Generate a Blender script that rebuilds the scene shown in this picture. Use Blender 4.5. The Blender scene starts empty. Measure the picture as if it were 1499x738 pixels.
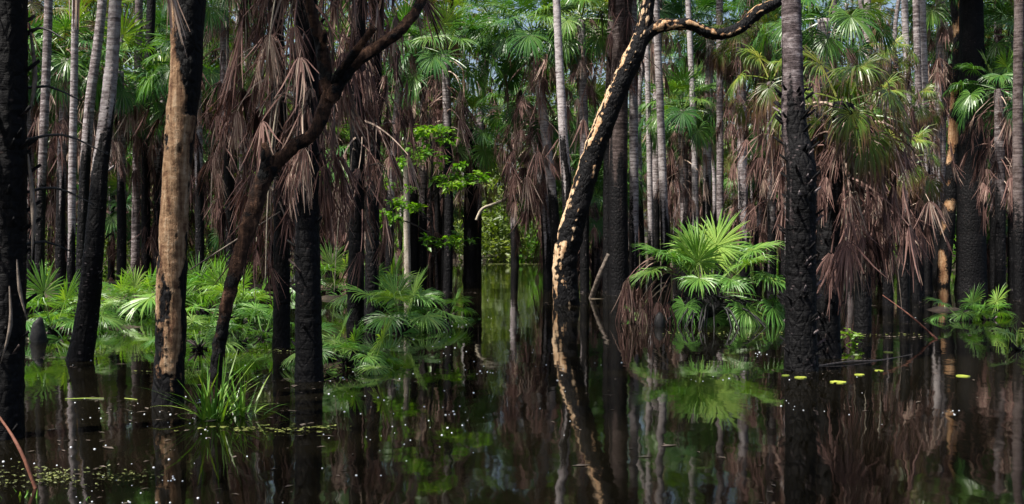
import bpy, math, random
import numpy as np
from mathutils import Vector, noise, Matrix

rng = random.Random(7)
R = math.radians
sc = bpy.context.scene
col = sc.collection

# ------------------------------------------------------------------ camera
F, YH, CH, CX = 1500.0, 345.0, 1.6, 749.5      # focal length and horizon row in photo pixels, eye height in metres
cam_d = bpy.data.cameras.new('camera'); cam = bpy.data.objects.new('camera', cam_d); col.objects.link(cam)
cam_d.sensor_width = 36; cam_d.lens = 36 * F / 1499; cam_d.shift_y = -(369 - YH) / 1499
cam_d.clip_end = 3000; cam_d.clip_start = 0.05
cam.location = (0, 0, CH); cam.rotation_euler = (R(90), 0, 0)
sc.camera = cam


def gz(py): return F * CH / (py - YH)                       # distance of a point of the water seen at row py
def at(px, py, Z): return Vector(((px - CX) * Z / F, Z, CH - (py - YH) * Z / F))
def gp(px, py): return at(px, py, gz(py))


# ------------------------------------------------------------------ meshes
class MB:
    def __init__(s): s.V = []; s.F = []; s.A = []; s.n = 0; s.M = []
    def add(s, v, f, a, rz=0.0, loc=(0, 0, 0), sc_=1.0, mi=0, tilt=0.0):
        v = np.asarray(v, dtype=float) * sc_
        if tilt:
            c, q = math.cos(tilt), math.sin(tilt)
            v = np.column_stack((v[:, 0] * c + v[:, 2] * q, v[:, 1], -v[:, 0] * q + v[:, 2] * c))
        if rz:
            c, q = math.cos(rz), math.sin(rz)
            v = np.column_stack((v[:, 0] * c - v[:, 1] * q, v[:, 0] * q + v[:, 1] * c, v[:, 2]))
        v = v + np.asarray(loc, dtype=float)
        o = s.n
        s.V.append(v); s.A.append(np.broadcast_to(np.asarray(a, dtype=float), (len(v),)))
        s.F.extend([tuple(i + o for i in q) for q in f]); s.M.extend([mi] * len(f)); s.n += len(v)
    def mesh(s, name, mats, smooth=False):
        me = bpy.data.meshes.new(name)
        V = np.concatenate(s.V); A = np.concatenate(s.A)
        me.from_pydata(V.tolist(), [], s.F)
        at_ = me.attributes.new('v', 'FLOAT', 'POINT'); at_.data.foreach_set('value', A.astype(np.float32))
        for m in (mats if isinstance(mats, (list, tuple)) else [mats]): me.materials.append(m)
        if any(s.M): me.polygons.foreach_set('material_index', s.M)
        if smooth: me.polygons.foreach_set('use_smooth', [True] * len(me.polygons))
        me.update()
        return me


def obj(name, me, parent=None, loc=(0, 0, 0), rz=0.0, s=1.0):
    o = bpy.data.objects.new(name, me); col.objects.link(o)
    o.location = loc; o.rotation_euler = (0, 0, rz); o.scale = (s, s, s)
    if parent is not None: o.parent = parent
    return o


def tag(o, label=None, cat=None, group=None, kind=None):
    if label: o['label'] = label
    if cat: o['category'] = cat
    if group: o['group'] = group
    if kind: o['kind'] = kind
    return o


def thing(name, label, cat, loc=(0, 0, 0), rz=0.0, group=None):
    o = bpy.data.objects.new(name, None); col.objects.link(o); o.empty_display_size = 0.2
    o.location = loc; o.rotation_euler = (0, 0, rz)
    return tag(o, label, cat, group)


def spline(pts, rad, step):
    """Catmull-Rom through pts with radii, resampled about every `step` metres."""
    P = [Vector(p) for p in pts]; n = len(P)
    if n == 2: P = [P[0], (P[0] + P[1]) / 2, P[1]]; rad = [rad[0], (rad[0] + rad[1]) / 2, rad[1]]; n = 3
    out, ro = [], []
    for i in range(n - 1):
        p0, p1, p2, p3 = P[max(i - 1, 0)], P[i], P[i + 1], P[min(i + 2, n - 1)]
        if i == 0: p0 = p1 * 2 - p2
        if i == n - 2: p3 = p2 * 2 - p1
        k = max(1, int((p2 - p1).length / step))
        for j in range(k + (1 if i == n - 2 else 0)):
            t = j / k; t2, t3 = t * t, t * t * t
            out.append(0.5 * ((2 * p1) + (p2 - p0) * t + (2 * p0 - 5 * p1 + 4 * p2 - p3) * t2 + (3 * p1 - p0 - 3 * p2 + p3) * t3))
            ro.append(rad[i] * (1 - t) + rad[i + 1] * t)
    return out, ro


def tube(mb, pts, rad, n=10, step=0.3, rough=0.0, rs=3.0, ring=0.0, ringp=0.07, vfun=None, seed=0.0, cap=True, mi=0, flare=0.0, plate=0.0):
    P, RD = spline(pts, rad, step)
    V, A, Fc = [], [], []
    ref = Vector((0.13, 1, 0.07)).normalized()
    acc = 0.0
    for i, p in enumerate(P):
        t = (P[min(i + 1, len(P) - 1)] - P[max(i - 1, 0)]).normalized()
        if i: acc += (p - P[i - 1]).length
        x = ref.cross(t)
        if x.length < 1e-3: x = Vector((1, 0, 0)).cross(t)
        x.normalize(); y = t.cross(x)
        r0 = RD[i]
        if flare: r0 *= 1 + flare * math.exp(-acc / 0.25)
        if ring:
            ph = (acc / ringp) % 1.0
            r0 *= 1 + ring * (0.5 - ph)
        for j in range(n):
            a = 2 * math.pi * j / n
            d = x * math.cos(a) + y * math.sin(a)
            q = p + d * r0
            if rough:
                k = noise.noise((q * rs) + Vector((seed, seed * 1.7, 0))) + 0.5 * noise.noise((q * rs * 2.7) + Vector((seed, 3, seed)))
                q = p + d * r0 * (1 + rough * k)
            val = vfun(q, d, acc, p) if vfun else 0.5
            if plate: q = q + d * plate * min(1.0, max(0.0, (0.62 - val) / 0.2))
            V.append(q); A.append(val)
    m = len(P)
    for i in range(m - 1):
        for j in range(n):
            k = (j + 1) % n
            Fc.append((i * n + j, i * n + k, (i + 1) * n + k, (i + 1) * n + j))
    if cap: Fc.append(tuple((m - 1) * n + j for j in range(n)))
    mb.add([tuple(v) for v in V], Fc, A, mi=mi)
    return P


# ------------------------------------------------------------------ materials
class NT:
    def __init__(s, name):
        s.m = bpy.data.materials.new(name); s.m.use_nodes = True
        s.t = s.m.node_tree; s.t.nodes.clear()
        s.out = s.n('ShaderNodeOutputMaterial')
    def n(s, k, **kw):
        o = s.t.nodes.new(k)
        for a, b in kw.items(): setattr(o, a, b)
        return o
    def l(s, a, b): s.t.links.new(a, b)
    def tex(s, scale=(1, 1, 1)):
        tc = s.n('ShaderNodeTexCoord'); mp = s.n('ShaderNodeMapping'); mp.inputs['Scale'].default_value = scale
        s.l(tc.outputs['Object'], mp.inputs['Vector']); return mp.outputs['Vector']
    def noise(s, vec, scale, detail=5, rough=0.6):
        o = s.n('ShaderNodeTexNoise'); o.inputs['Scale'].default_value = scale; o.inputs['Detail'].default_value = detail
        o.inputs['Roughness'].default_value = rough
        if vec is not None: s.l(vec, o.inputs['Vector'])
        return o.outputs['Fac']
    def ramp(s, fac, stops, interp='LINEAR'):
        o = s.n('ShaderNodeValToRGB'); e = o.color_ramp.elements; o.color_ramp.interpolation = interp
        while len(e) < len(stops): e.new(0.5)
        for i, (p, c) in enumerate(stops):
            e[i].position = p; e[i].color = (c, c, c, 1) if not isinstance(c, tuple) else (*c, 1)
        s.l(fac, o.inputs['Fac']); return o.outputs['Color']
    def math(s, op, a, b=None, c=None, clamp=False):
        o = s.n('ShaderNodeMath', operation=op, use_clamp=clamp)
        for i, x in enumerate((a, b, c)):
            if x is None: continue
            if isinstance(x, (int, float)): o.inputs[i].default_value = x
            else: s.l(x, o.inputs[i])
        return o.outputs[0]
    def mix(s, f, a, b, mode='MIX'):
        o = s.n('ShaderNodeMix', data_type='RGBA', blend_type=mode)
        for i, x in ((0, f), (6, a), (7, b)):
            if isinstance(x, (int, float)): o.inputs[i].default_value = x
            elif isinstance(x, tuple): o.inputs[i].default_value = (*x, 1)
            else: s.l(x, o.inputs[i])
        return o.outputs[2]
    def attr(s, name='v'):
        o = s.n('ShaderNodeAttribute', attribute_name=name); return o.outputs['Fac']
    def rand(s): return s.n('ShaderNodeObjectInfo').outputs['Random']
    def bump(s, h, strength, dist=0.02):
        o = s.n('ShaderNodeBump'); o.inputs['Strength'].default_value = strength; o.inputs['Distance'].default_value = dist
        s.l(h, o.inputs['Height']); return o.outputs['Normal']
    def bsdf(s, color, rough=0.8, spec=0.3, normal=None, **kw):
        b = s.n('ShaderNodeBsdfPrincipled')
        if isinstance(color, tuple): b.inputs['Base Color'].default_value = (*color, 1)
        else: s.l(color, b.inputs['Base Color'])
        if isinstance(rough, (int, float)): b.inputs['Roughness'].default_value = rough
        else: s.l(rough, b.inputs['Roughness'])
        b.inputs['Specular IOR Level'].default_value = spec
        if normal is not None: s.l(normal, b.inputs['Normal'])
        for k, x in kw.items(): b.inputs[k].default_value = x
        return b.outputs['BSDF']
    def done(s, sh): s.l(sh, s.out.inputs['Surface']); return s.m


def bark_mat(name, c_lo, c_mid, c_hi, bands=1.0, streak=0.0, char_c=((0.0015, 0.0015, 0.002), (0.007, 0.0065, 0.0075)), bstr=0.6, flecks=0.8):
    t = NT(name)
    v = t.tex()
    band = t.noise(t.tex((1.4, 1.4, 11)), 1.7, 5, 0.75) if bands else t.noise(t.tex((14, 14, 1.3)), 1.3, 6, 0.7)
    fine = t.noise(v, 22, 5, 0.7); big = t.noise(v, 2.2, 4)
    blot = t.noise(t.tex((1, 1, 1.6)), 11, 3, 0.6)
    f = t.math('ADD', t.math('MULTIPLY', band, 0.55), t.math('MULTIPLY', t.math('ADD', t.math('ADD', fine, big), t.math('MULTIPLY', blot, 1.3)), 0.17))
    f = t.math('ADD', f, t.math('MULTIPLY', t.math('SUBTRACT', t.rand(), 0.5), 0.12))
    c = t.ramp(f, [(0.42, c_lo), (0.53, c_mid), (0.64, c_hi)])
    crack = t.n('ShaderNodeTexVoronoi', feature='DISTANCE_TO_EDGE'); crack.inputs['Scale'].default_value = 9
    wv = t.n('ShaderNodeMapping'); wv.inputs['Scale'].default_value = (1.5, 1.5, 0.8)
    t.l(v, wv.inputs['Vector']); t.l(wv.outputs['Vector'], crack.inputs['Vector'])
    cd = t.math('MINIMUM', t.math('MULTIPLY', crack.outputs['Distance'], 4), 1.0)
    ch = t.ramp(t.math('MULTIPLY', t.math('ADD', fine, big), 0.5), [(0.35, char_c[0]), (0.7, char_c[1])])
    k = t.math('ADD', t.attr(), t.math('MULTIPLY', t.math('SUBTRACT', t.math('ADD', t.math('MULTIPLY', fine, 0.6), t.math('MULTIPLY', band, 0.4)), 0.5), 1.5))
    k = t.ramp(k, [(0.42, 0.0), (0.58, 1.0)])
    sc_v = t.n('ShaderNodeTexVoronoi', feature='F1'); sc_v.inputs['Scale'].default_value = 1.0; sc_v.inputs['Randomness'].default_value = 0.9
    t.l(t.tex((9, 9, 17)), sc_v.inputs['Vector'])
    fl = t.math('MULTIPLY', t.ramp(sc_v.outputs['Distance'], [(0.10, 1.0), (0.2, 0.0)]), t.ramp(big, [(0.46, 0.0), (0.56, 1.0)]))
    cc = t.mix(t.math('MULTIPLY', fl, flecks), t.mix(k, c, ch), c_mid)
    h = t.math('ADD', t.math('MULTIPLY', band, 1.0), t.math('ADD', t.math('MULTIPLY', fine, 0.6), t.math('MULTIPLY', t.math('MULTIPLY', cd, k), 0.5)))
    ro = t.math('SUBTRACT', 0.85, t.math('MULTIPLY', k, 0.2))
    return t.done(t.bsdf(cc, ro, 0.12, t.bump(h, bstr, 0.03)))


def leaf_mat(name, stops, trans=0.35, rough=0.38, spec=0.5, rv=0.35, tcol=(0.9, 1.0, 0.25)):
    t = NT(name)
    f = t.math('ADD', t.attr(), t.math('MULTIPLY', t.math('SUBTRACT', t.rand(), 0.5), rv))
    f = t.math('ADD', f, t.math('MULTIPLY', t.math('SUBTRACT', t.noise(t.tex(), 3.5, 3), 0.5), 0.3))
    c = t.ramp(f, stops)
    b = t.bsdf(c, rough, spec)
    tr = t.n('ShaderNodeBsdfTranslucent'); t.l(t.mix(1.0, c, tcol, 'MULTIPLY'), tr.inputs['Color'])
    mx = t.n('ShaderNodeMixShader'); mx.inputs[0].default_value = trans
    t.l(b, mx.inputs[1]); t.l(tr.outputs[0], mx.inputs[2])
    return t.done(mx.outputs[0])


PALM_BARK = bark_mat('palm_bark', (0.035, 0.026, 0.026), (0.14, 0.115, 0.115), (0.38, 0.345, 0.345))
DARK_BARK = bark_mat('dark_palm_bark', (0.015, 0.011, 0.010), (0.055, 0.04, 0.037), (0.15, 0.12, 0.115))
PALE_BARK = bark_mat('pale_burnt_bark', (0.075, 0.035, 0.02), (0.25, 0.155, 0.09), (0.43, 0.32, 0.22), bands=0, bstr=0.8, flecks=0.0)
TAN_BARK = bark_mat('flaking_tan_bark', (0.14, 0.06, 0.03), (0.38, 0.22, 0.115), (0.56, 0.41, 0.27), bands=0, bstr=0.9, flecks=0.0)
RUST_BARK = bark_mat('rusty_bark', (0.010, 0.006, 0.005), (0.04, 0.021, 0.014), (0.16, 0.085, 0.052), bands=0, bstr=1.0, flecks=0.0)
GREY_BARK = bark_mat('grey_bark', (0.12, 0.10, 0.08), (0.3, 0.26, 0.21), (0.5, 0.45, 0.38), bands=0, flecks=0.0)
ROUGH_BARK = bark_mat('rough_palm_bark', (0.022, 0.016, 0.016), (0.095, 0.074, 0.076), (0.29, 0.25, 0.255), bstr=0.9)
FROND = leaf_mat('palm_frond', [(0.0, (0.014, 0.055, 0.02)), (0.4, (0.04, 0.125, 0.024)), (0.7, (0.10, 0.20, 0.028)), (1.0, (0.22, 0.28, 0.04))])
YOUNG = leaf_mat('young_palm_frond', [(0.0, (0.03, 0.12, 0.028)), (0.5, (0.11, 0.26, 0.045)), (1.0, (0.33, 0.45, 0.09))], trans=0.4)
YELLOW = leaf_mat('yellowing_frond', [(0.0, (0.06, 0.032, 0.022)), (0.22, (0.13, 0.075, 0.035)), (0.4, (0.10, 0.11, 0.025)), (0.65, (0.10, 0.19, 0.028)), (1.0, (0.32, 0.33, 0.05))], trans=0.4)
DEAD = leaf_mat('dead_frond', [(0.0, (0.018, 0.011, 0.010)), (0.4, (0.115, 0.062, 0.054)), (0.75, (0.23, 0.135, 0.115)), (1.0, (0.46, 0.35, 0.28))], trans=0.18, rough=0.65, spec=0.15, rv=0.75, tcol=(1, 0.75, 0.55))
LEAF = leaf_mat('broad_leaf', [(0.0, (0.03, 0.06, 0.014)), (0.5, (0.09, 0.14, 0.026)), (1.0, (0.24, 0.28, 0.05))], trans=0.45, rough=0.45)
LIME = leaf_mat('lime_leaf', [(0.0, (0.05, 0.15, 0.015)), (0.5, (0.13, 0.28, 0.025)), (1.0, (0.3, 0.42, 0.06))], trans=0.5, rough=0.4)
GRASS = leaf_mat('grass_blade', [(0.0, (0.05, 0.14, 0.02)), (0.5, (0.12, 0.27, 0.03)), (1.0, (0.33, 0.40, 0.08))], trans=0.35)


def water_mat():
    t = NT('dark_water')
    v = t.tex((1.0, 0.55, 1))
    a = t.noise(v, 1.1, 3, 0.55); b = t.noise(t.tex((1, 0.7, 1)), 6.0, 3, 0.55)
    big = t.noise(t.tex((0.25, 0.25, 1)), 1.0, 2)
    h = t.math('ADD', t.math('MULTIPLY', a, 1.0), t.math('MULTIPLY', t.math('MULTIPLY', b, t.math('SUBTRACT', big, 0.2)), 0.28))
    c = t.ramp(big, [(0.35, (0.0025, 0.0021, 0.0012)), (0.65, (0.0045, 0.0038, 0.002))])
    return t.done(t.bsdf(c, 0.035, 0.5, t.bump(h, 0.12, 0.05), IOR=1.33))


def mud_mat():
    t = NT('leaf_litter_mud')
    v = t.tex(); f = t.noise(v, 3.0, 8, 0.7); g = t.noise(v, 0.4, 3)
    c = t.ramp(f, [(0.3, (0.012, 0.009, 0.007)), (0.55, (0.05, 0.034, 0.024)), (0.75, (0.11, 0.075, 0.05))])
    c = t.mix(t.ramp(g, [(0.45, 0.0), (0.65, 0.4)]), c, (0.02, 0.035, 0.008))
    return t.done(t.bsdf(c, 0.8, 0.3, t.bump(f, 0.8, 0.06)))


def plain(name, c1, c2, scale=8, rough=0.6, spec=0.4, bstr=0.3):
    t = NT(name); f = t.noise(t.tex(), scale, 5)
    f2 = t.math('ADD', f, t.math('MULTIPLY', t.math('SUBTRACT', t.rand(), 0.5), 0.3))
    return t.done(t.bsdf(t.ramp(f2, [(0.3, c1), (0.7, c2)]), rough, spec, t.bump(f, bstr, 0.01)))


WATER, MUD = water_mat(), mud_mat()
FOAM = plain('bubble_film', (0.45, 0.48, 0.52), (0.62, 0.64, 0.68), 20, 0.15, 0.6, 0)  # whitish body colour stands in for the sky highlight on each bubble
LILY = plain('floating_leaf_skin', (0.17, 0.24, 0.03), (0.38, 0.42, 0.07), 14, 0.35, 0.5)
WEED = plain('duckweed', (0.04, 0.05, 0.01), (0.16, 0.18, 0.035), 18, 0.6, 0.4, 0.8)
WOOD = plain('dead_wood', (0.04, 0.03, 0.024), (0.2, 0.16, 0.13), 16, 0.75, 0.3, 0.6)
PALEWOOD = plain('bleached_wood', (0.22, 0.18, 0.13), (0.5, 0.44, 0.34), 12, 0.75, 0.3, 0.5)
REDWOOD = plain('reddish_twig_bark', (0.06, 0.02, 0.014), (0.2, 0.08, 0.05), 12, 0.7, 0.3, 0.5)
BLACKWOOD = plain('charred_wood', (0.006, 0.006, 0.007), (0.03, 0.028, 0.028), 16, 0.6, 0.35, 0.8)


# ------------------------------------------------------------------ fan leaves
def nrm(a): return a / np.maximum(np.linalg.norm(a, axis=-1, keepdims=True), 1e-9)


def fan(elev=20, pet=1.0, L=0.85, n=36, S=140, kmax=0.55, p=2.0, tilt=25, sag=0.2, lod=1, dry=False, seed=0, v0=0.45, wid=1.0, tipv=0.0):
    g = np.random.RandomState(seed)
    e = R(elev); d = np.array([math.cos(e), 0, math.sin(e)]); down = np.array([0, 0, -1.0])
    V, Fc, A = [], [], []
    # petiole: three-sided, bowed by its weight
    ts = np.linspace(0, 1, 7); side = g.uniform(-0.12, 0.12)
    P = d * pet * ts[:, None] + down * (sag * pet * ts[:, None] ** 2) + np.array([0, 1, 0]) * (side * pet * ts[:, None] ** 2)
    for i, q in enumerate(P):
        r = 0.019 - 0.010 * ts[i]
        for j in range(3):
            a = 2.1 * j
            V.append(q + np.array([-math.sin(e) * math.cos(a), math.sin(a), math.cos(e) * math.cos(a)]) * r); A.append(v0 + (0.15 if not dry else 0.2))
    for i in range(6):
        for j in range(3):
            k = (j + 1) % 3; Fc.append((i * 3 + j, i * 3 + k, i * 3 + 3 + k, i * 3 + 3 + j))
    T = nrm(d + 2 * sag * down); b = math.atan2(T[2], T[0]) - R(tilt)
    u = np.array([math.cos(b), 0, math.sin(b)]); v = np.array([0, 1.0, 0]); nn = np.cross(u, v)
    th = np.linspace(-R(S), R(S), n) + g.uniform(-1, 1, n) * R(S) / n * 0.5
    d0 = u * np.cos(th)[:, None] + v * np.sin(th)[:, None] + nn * (0.12 + 0.1 * g.uniform(-1, 1, n)[:, None])
    d0 = nrm(d0); s0 = -u * np.sin(th)[:, None] + v * np.cos(th)[:, None]
    Ls = L * (0.68 + 0.32 * np.cos(th / 1.7)) * (g.uniform(0.45, 1.12, n) if dry else g.uniform(0.82, 1.06, n))
    rows = np.array([0.04, 0.28, 0.5, 0.74, 1.0]) if not dry else np.array([0.04, 0.2, 0.42, 0.7, 1.0])
    dth = R(S) / n
    if dry:
        ks = np.clip(np.array([0.4, 0.72, 0.92, 0.96, 0.96])[None, :] * g.uniform(0.7, 1.05, n)[:, None], 0, 0.98)
    else:
        ks = np.clip(kmax * rows[None, :] ** p * g.uniform(0.6, 1.3, n)[:, None], 0, 0.95)
    pos = np.tile(P[-1], (n, 1)); prev = 0; tw = g.uniform(-1, 1, n) * (1.3 if dry else 0.25)
    wsc = np.array([0.04, 0.28, 0.5, 0.32, 0.03]) if not dry else np.array([0.05, 0.17, 0.23, 0.17, 0.04])
    base = len(V); m = 5; cols = 3 if lod == 2 else 2
    jit = g.uniform(-0.2, 0.2, (n, 3)) if dry else g.uniform(-0.04, 0.04, (n, 3))
    allv = np.zeros((n, m, cols, 3)); alla = np.zeros((n, m, cols)); va = v0 + g.uniform(-0.12, 0.12, n) * (2.8 if dry else 1.0)
    for r_ in range(m):
        dd = nrm(d0 * (1 - ks[:, r_:r_ + 1]) + down * ks[:, r_:r_ + 1] + jit * rows[r_])
        pos = pos + dd * (Ls * (rows[r_] - prev))[:, None]; prev = rows[r_]
        s = nrm(s0 - (s0 * dd).sum(1, keepdims=True) * dd); mm = np.cross(dd, s)
        s = nrm(s * np.cos(tw * rows[r_])[:, None] + mm * np.sin(tw * rows[r_])[:, None]); mm = np.cross(dd, s)
        w = (Ls * wsc[r_] * dth * wid)[:, None]; pl = w * 0.55
        if lod == 2:
            allv[:, r_, 0] = pos - s * w - mm * pl * 0.5; allv[:, r_, 1] = pos + mm * pl * 0.5; allv[:, r_, 2] = pos + s * w - mm * pl * 0.5
        else:
            sg = np.where(np.arange(n) % 2 == 0, 1.0, -1.0)[:, None]
            allv[:, r_, 0] = pos - s * w - mm * pl * sg * 0.6; allv[:, r_, 1] = pos + s * w + mm * pl * sg * 0.6
        tcol = va - tipv * (rows[r_] - .35) + (0.16 * (1 - rows[r_]) if not dry else -0.05 + 0.1 * rows[r_])
        alla[:, r_, :] = tcol[:, None]
    V = np.concatenate([np.array(V), allv.reshape(-1, 3)]); A = np.concatenate([np.array(A), alla.reshape(-1)])
    for i in range(n):
        miss = dry and g.uniform() < .24
        for r_ in range(m - 1):
            if miss and r_ >= 1 + (i % 3): continue
            for c_ in range(cols - 1):
                q = base + (i * m + r_) * cols + c_
                Fc.append((q, q + 1, q + cols + 1, q + cols))
    return V, Fc, A


ELEV = [72, 48, 25, 3, -22]
GREEN, GREEN_HI, DRY, DRY_HI = [], [], [], []
for i, e in enumerate(ELEV):
    for k in range(2):
        kw = dict(elev=e, pet=[0.75, 0.95, 1.05, 1.1, 1.0][i] * (1 + 0.08 * k), L=0.88 - 0.05 * k, n=36, S=132 + 10 * k, kmax=[0.25, 0.45, 0.6, 0.75, 0.85][i],
                  p=2.0, tilt=[5, 18, 28, 38, 42][i], sag=[0.02, 0.1, 0.18, 0.25, 0.25][i], v0=[0.6, 0.48, 0.42, 0.38, 0.36][i], seed=10 * i + k)
        GREEN.append(fan(lod=1, **kw)); GREEN_HI.append(fan(lod=2, **kw))
DK = [dict(elev=25, pet=0.95, sag=0.8, tilt=40), dict(elev=0, pet=0.9, sag=0.75, tilt=30), dict(elev=-25, pet=0.85, sag=0.5, tilt=25), dict(elev=-55, pet=0.8, sag=0.2, tilt=10),
      dict(elev=10, pet=0.6, sag=0.9, tilt=30), dict(elev=-70, pet=0.9, sag=0.05, tilt=0)]
for i, kw in enumerate(DK):
    for k in range(2):
        q = dict(L=0.78 + 0.16 * k, n=[44, 30][k] - 4 * (i % 3), S=[125, 105][k], dry=True, v0=[0.55, 0.4][k], seed=200 + 10 * i + k, **kw)
        DRY.append(fan(lod=1, **q)); DRY_HI.append(fan(lod=2, **q))


def mesh_of(arr, name, mat):
    mb = MB(); mb.add(*arr); return mb.mesh(name, mat)


M_GREEN = [mesh_of(a, 'frond', FROND) for a in GREEN_HI]
M_YOUNG = [mesh_of(a, 'young_frond', YOUNG) for a in GREEN_HI]
M_YELLOW = []
for i, e in enumerate(ELEV):
    for k in range(2):
        M_YELLOW.append(mesh_of(fan(elev=e - 6, pet=[0.6, 0.7, 0.75, 0.75, 0.7][i], L=0.92 - 0.08 * k, n=40, S=140, kmax=[0.7, 0.85, 1.0, 1.1, 1.1][i], p=1.25, tilt=[15, 30, 45, 50, 50][i], sag=[.05, .15, .25, .3, .3][i],
                                    v0=[.62, .55, .48, .38, .3][i], seed=400 + 10 * i + k, lod=2, wid=.8, tipv=.75), 'yellowing_frond', YELLOW))
M_DRY = [mesh_of(a, 'dead_frond', DEAD) for a in DRY_HI]


def crown_plan(n, g, lo=-30, hi=78):
    """(library index, azimuth, height offset, scale) of each living frond."""
    out = []
    for i in range(n):
        e = hi + (lo - hi) * (i / max(1, n - 1)) ** 0.8
        k = min(range(5), key=lambda q: abs(ELEV[q] - e))
        out.append((k * 2 + g.randrange(2), 2.39996 * i + g.uniform(-0.3, 0.3), 0.25 * (1 - i / n) - 0.1, g.uniform(0.85, 1.12)))
    return out


def skirt_plan(n, length, g, close=0.0):
    out = []
    for i in range(n):
        t = i / max(1, n - 1)
        if g.random() < close: k = g.choice([2, 3, 3, 5, 5])
        else: k = g.choice([0, 1, 4]) if t < 0.35 else (g.choice([1, 2, 4, 2]) if t < 0.7 else g.choice([2, 3, 5, 4]))
        out.append((k * 2 + g.randrange(2), 2.39996 * i + g.uniform(-0.6, 0.6), -0.1 - length * t ** 1.1, g.uniform(0.75, 1.15)))
    return out


def crown_mesh(n, seed, mat, spread=-30):
    g = random.Random(seed); mb = MB()
    for k, az, dz, s in crown_plan(n, g, lo=spread):
        a = GREEN[k]; mb.add(a[0], a[1], a[2] + g.uniform(-0.15, 0.15), az, (0, 0, dz), s)
    return mb.mesh('palm_crown', mat)


def skirt_mesh(n, length, seed, close=0.0):
    g = random.Random(seed); mb = MB()
    for k, az, dz, s in skirt_plan(n, length, g, close):
        a = DRY[k]; mb.add(a[0], a[1], a[2] + g.uniform(-0.35, 0.25), az, (0.08 * math.cos(az), 0.08 * math.sin(az), dz + g.gauss(0, .12)), s * g.uniform(.7, 1.1), tilt=g.gauss(0, .2))
    return mb.mesh('palm_skirt', DEAD)


CROWNS = [crown_mesh(rng.randrange(20, 28), 300 + i, YELLOW if i == 5 else FROND, spread=rng.choice([-30, -35, -15])) for i in range(6)]
SKIRTS = {'short': [skirt_mesh(16, 0.8, 320 + i) for i in range(3)], 'mid': [skirt_mesh(34, 2.0, 330 + i, 0.2) for i in range(4)],
          'long': [skirt_mesh(56, 3.8, 340 + i, 0.45) for i in range(3)]}


# ------------------------------------------------------------------ setting
ISLETS = [(-6.9, 17.8, 1.2, .7, .44), (-8.2, 22, 1.6, 1.0, .46), (-5.2, 21, 1.2, 1.2, .46), (-4.2, 26, 1.8, 1.6, .48), (-2.2, 19.8, 1.0, .9, .46),
          (-2.15, 12.6, .75, .55, .45), (-2.65, 9.35, .55, .32, .46), (3.75, 19.3, 1.3, 1.2, .62), (-3.25, 6.45, 1.0, .42, .44), (9.3, 22, 1.0, .8, .46), (8.1, 14.2, .6, .5, .43), (-6.3, 13.6, .4, .35, .4),
          (-12, 30, 6, 5, .6), (-6, 33, 4, 4, .5), (2.2, 26, .9, .9, .4)]


def ground_h(x, y):
    z = -0.40
    for ix, iy, rx, ry, h in ISLETS:
        q = ((x - ix) / rx) ** 2 + ((y - iy) / ry) ** 2
        if q < 9: z = max(z, -0.40 + h * math.exp(-q * 0.8) * 1.05)
    edge = 60 - 16 * min(1, max(0, (abs(x - 0.5) - 6) / 9))
    b = min(1, max(0, (y - edge + 3 * noise.noise(Vector((x * .15, y * .15, 1)))) / 8))
    z = max(z, -0.40 + 0.75 * b * b * (3 - 2 * b))
    return z + 0.05 * noise.noise(Vector((x * 1.3, y * 1.3, 0))) + 0.02 * noise.noise(Vector((x * 5, y * 5, 4)))


def axis(a, b, st, far): return [-far, -far * .4, -far * .2] + [a + st * i for i in range(int((b - a) / st) + 1)] + [far * .2, far * .4, far]
xs = sorted(axis(-45, 45, 0.42, 900)); ys = sorted(axis(2, 100, 0.42, 900))
mb = MB()
V = [(x, y, ground_h(x, y)) for y in ys for x in xs]
nx = len(xs)
mb.add(V, [(j * nx + i, j * nx + i + 1, (j + 1) * nx + i + 1, (j + 1) * nx + i) for j in range(len(ys) - 1) for i in range(nx - 1)], 0.5)
tag(obj('ground', mb.mesh('ground', MUD, True)), kind='structure')
mb = MB(); mb.add([(-900, -900, 0), (900, -900, 0), (900, 900, 0), (-900, 900, 0)], [(0, 1, 2, 3)], 0.5)
tag(obj('water', mb.mesh('water', WATER)), kind='structure')


def base_z(x, y): return max(-0.05, ground_h(x, y))


# ------------------------------------------------------------------ trunks and palms
def burn_fun(zb, soft=0.5, seed=0.0, base=None):
    ox, oy = base if base else (0, 0)
    def f(q, d, acc, p):
        w = 0.5 + (zb - q.z) / soft * 0.5 + 0.9 * noise.noise(Vector((d.x * 1.6 + seed, d.y * 1.6, q.z * 0.9)))
        return min(1.0, max(0.0, w))
    return f


def hi_fronds(root, top, n, nd, length, g, sc_=1.0, mats=M_GREEN, lo=-30, close=0.1, r=0.1):
    for k, az, dz, s in crown_plan(n, g, lo=lo):
        obj('frond', mats[k], root, (top.x + r * math.cos(az), top.y + r * math.sin(az), top.z + dz * sc_), az, s * sc_)
    for k, az, dz, s in skirt_plan(nd, length, g, close):
        o = obj('dead_frond', g.choice(M_DRY) if g.random() < .12 else M_DRY[k], root, (top.x + r * math.cos(az), top.y + r * math.sin(az), top.z + dz * sc_ + g.gauss(0, .12)), az, s * sc_ * g.uniform(.7, 1.1))
        o.rotation_euler = (g.gauss(0, .15), g.gauss(0, .15), az)


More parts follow.
